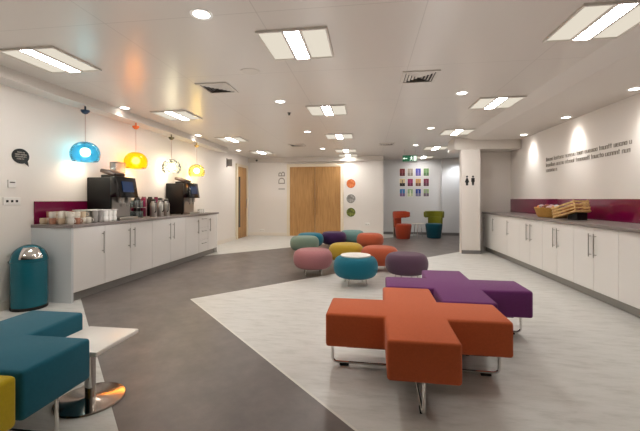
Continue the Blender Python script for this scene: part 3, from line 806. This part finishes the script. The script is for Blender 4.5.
# toilet pictograms on the pier
FY = Matrix.Rotation(PI/2, 4, 'X')
def disc(b, x, y, r): b.lathe([(.0001, 0), (r, 0), (r, .005), (.0001, .005)], 16, FY @ Matrix.Translation((x, y, 0)))
t = thing('toilet_sign', 'black woman and man pictograms on the cream pier', 'sign', (2.30, 8.42, 1.56))
b = MB(); disc(b, -.06, .20, .022)
b.prism([(-.075, .17), (-.045, .17), (-.01, .07), (-.035, .065), (-.035, 0), (-.085, 0), (-.085, .065), (-.11, .07)], 0, .005, mtx=FY)
b.build('woman_figure', M['ink'], t)
b = MB(); disc(b, .07, .20, .022)
b.prism([(.035, .17), (.105, .17), (.108, .08), (.094, .08), (.092, 0), (.074, 0), (.07, .07), (.066, 0), (.048, 0), (.046, .08), (.032, .08)], 0, .005, mtx=FY)
b.build('man_figure', M['ink'], t)

# round pictures beside the door
for z, c1, c2, lab in ((1.76, (196, 96, 40), (226, 140, 84), 'round orange picture, top of the three beside oak door'),
                       (1.26, (120, 116, 112), (176, 174, 170), 'round grey picture, middle of the three beside oak door'),
                       (.81, (84, 92, 40), (150, 158, 70), 'round green picture, lowest of the three beside oak door')):
    t = thing('round_picture', lab, 'picture', (-.56, YB, z))
    m_ = mat('picture_print', c1, .5, noise=.0)
    nt = m_.node_tree; N = nt.nodes; v_ = N.new('ShaderNodeTexVoronoi'); v_.inputs['Scale'].default_value = 12
    tc = N.new('ShaderNodeTexCoord'); nt.links.new(tc.outputs['Object'], v_.inputs['Vector'])
    r_ = N.new('ShaderNodeValToRGB'); r_.color_ramp.elements[0].color = lin(c2); r_.color_ramp.elements[1].color = lin(c1)
    r_.color_ramp.elements[1].position = .6
    nt.links.new(v_.outputs['Distance'], r_.inputs[0]); nt.links.new(r_.outputs[0], N['Principled BSDF'].inputs['Base Color'])
    MB().lathe([(.0001, 0), (.148, 0), (.148, .012), (.0001, .012)], 40, FY).build('print', m_, t, True)
    MB().lathe([(.148, 0), (.162, 0), (.162, .018), (.148, .018), (.148, 0)], 40, FY, cap=False).build('rim', M['white'], t, True)

# twelve posters in the alcove
cols = [[(126, 44, 50), (96, 30, 40)], [(168, 156, 146), (140, 130, 122)], [(70, 74, 160), (96, 86, 150)], [(110, 146, 96), (80, 112, 74)],
        [(214, 190, 150), (30, 26, 24)], [(150, 44, 96), (100, 26, 60)], [(196, 150, 96), (110, 74, 60)], [(120, 40, 70), (90, 50, 66)],
        [(60, 124, 180), (120, 92, 140)], [(150, 180, 140), (196, 206, 170)], [(40, 66, 150), (120, 116, 150)], [(150, 170, 130), (110, 96, 110)]]
nm = ['dark red', 'stone grey', 'blue violet', 'leaf green', 'cream and black', 'magenta', 'tan and brown', 'maroon', 'sky blue and mauve', 'pale green', 'navy and lilac', 'grey green']
rn, cn = ['top row', 'middle row', 'bottom row'], ['first', 'second', 'third', 'last']
for i in range(12):
    r, c_ = divmod(i, 4)
    x = 1.20+c_*.272; z = 2.19-r*.36
    t = thing('poster', f"{nm[i]} small poster, {cn[c_]} in the {rn[r]} above the armchairs", 'poster', (x, YA, z), 0, 'twelve small posters in the alcove')
    MB().box(-.105, .105, -.006, 0, -.145, .145).build('sheet', M['white'], t)
    a, b2 = cols[i]
    MB().box(-.09, .09, -.009, -.006, -.02, .13).build('upper_print', mat('poster_ink', a, .6, noise=.25, nscale=20), t)
    MB().box(-.09, .09, -.009, -.006, -.13, -.02).build('lower_print', mat('poster_ink', b2, .6, noise=.3, nscale=25), t)
    MB().box(-.012, .012, -.011, -.009, -.11, .09).build('centre_bar', mat('poster_ink', tuple(min(255, q+60) for q in b2), .6, noise=.2), t)

# small wall fittings
t = thing('projecting_sign', 'small grey sign projecting from left wall before narrow door', 'sign', (XL, 9.75, 2.17))
MB().box(0, .012, -.03, .03, 0, .26).box(.012, .16, -.008, .008, .03, .23, .003, 1).build('sign_plate', M['greyskirt'], t)
t = thing('wall_sensor', 'small black sensor high in the left back corner', 'sensor', (-3.75, YB-.12, 2.54))
MB().box(-.03, .03, -.02, 0, 0, .05).sphere((0, -.035, .015), .03, n=14).build('housing', M['black'], t, True)
def socket(x, z, y, label):
    t = thing('wall_socket', label, 'socket', (x, y, z))
    MB().box(-.075, .075, -.010, 0, 0, .088, .003, 2).build('plate', M['white'], t, True)
    for s in (-1, 1):
        MB().box(s*.037-.016, s*.037+.016, -.0125, -.010, .018, .05).build('outlet', M['lampframe'], t)
        MB().box(s*.037-.008, s*.037+.008, -.014, -.010, .062, .078).build('rocker', M['white'], t)
socket(-3.6, .13, YB, 'white double socket low on back wall near narrow door')
socket(-.02, .38, YB, 'white double socket on back wall above the orange pouf')

# ------------------------------------------------------------------ light, camera
for x in (-2.9, -.9, 1.2):  # unseen fill lamps, added to brighten ceiling and walls; the room has no such fittings
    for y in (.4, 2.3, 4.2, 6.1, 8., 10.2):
        l = bpy.data.lights.new('added_fill_uplight', 'SPOT'); l.energy = 21; l.spot_size = math.radians(165); l.spot_blend = 1.
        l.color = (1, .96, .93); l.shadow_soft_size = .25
        o = bpy.data.objects.new('added_fill_uplight', l); C.objects.link(o); o.location = (x, y, .6); o.rotation_euler = (PI, 0, 0)
w = bpy.data.worlds.new('world'); bpy.context.scene.world = w; w.use_nodes = True
w.node_tree.nodes['Background'].inputs[0].default_value = (.9, .85, .8, 1); w.node_tree.nodes['Background'].inputs[1].default_value = .3

cam = bpy.data.cameras.new('camera'); co = bpy.data.objects.new('camera', cam); C.objects.link(co)
cam.sensor_width = 36; cam.lens = 352/640*36; cam.shift_y = -(215.5-199)/640
co.location = (0, 0, 1.25); co.rotation_euler = (PI/2, 0, math.atan(48/352))
cam.clip_start = .05
sc = bpy.context.scene; sc.camera = co
sc.view_settings.view_transform = 'Standard'; sc.view_settings.look = 'None'
sc.view_settings.exposure = .35; sc.view_settings.gamma = 1.
sc.cycles.use_denoising = True
sc.cycles.max_bounces = 8; sc.cycles.diffuse_bounces = 5; sc.cycles.transparent_max_bounces = 12
sc.cycles.caustics_reflective = False; sc.cycles.caustics_refractive = False
sc.cycles.sample_clamp_indirect = 4
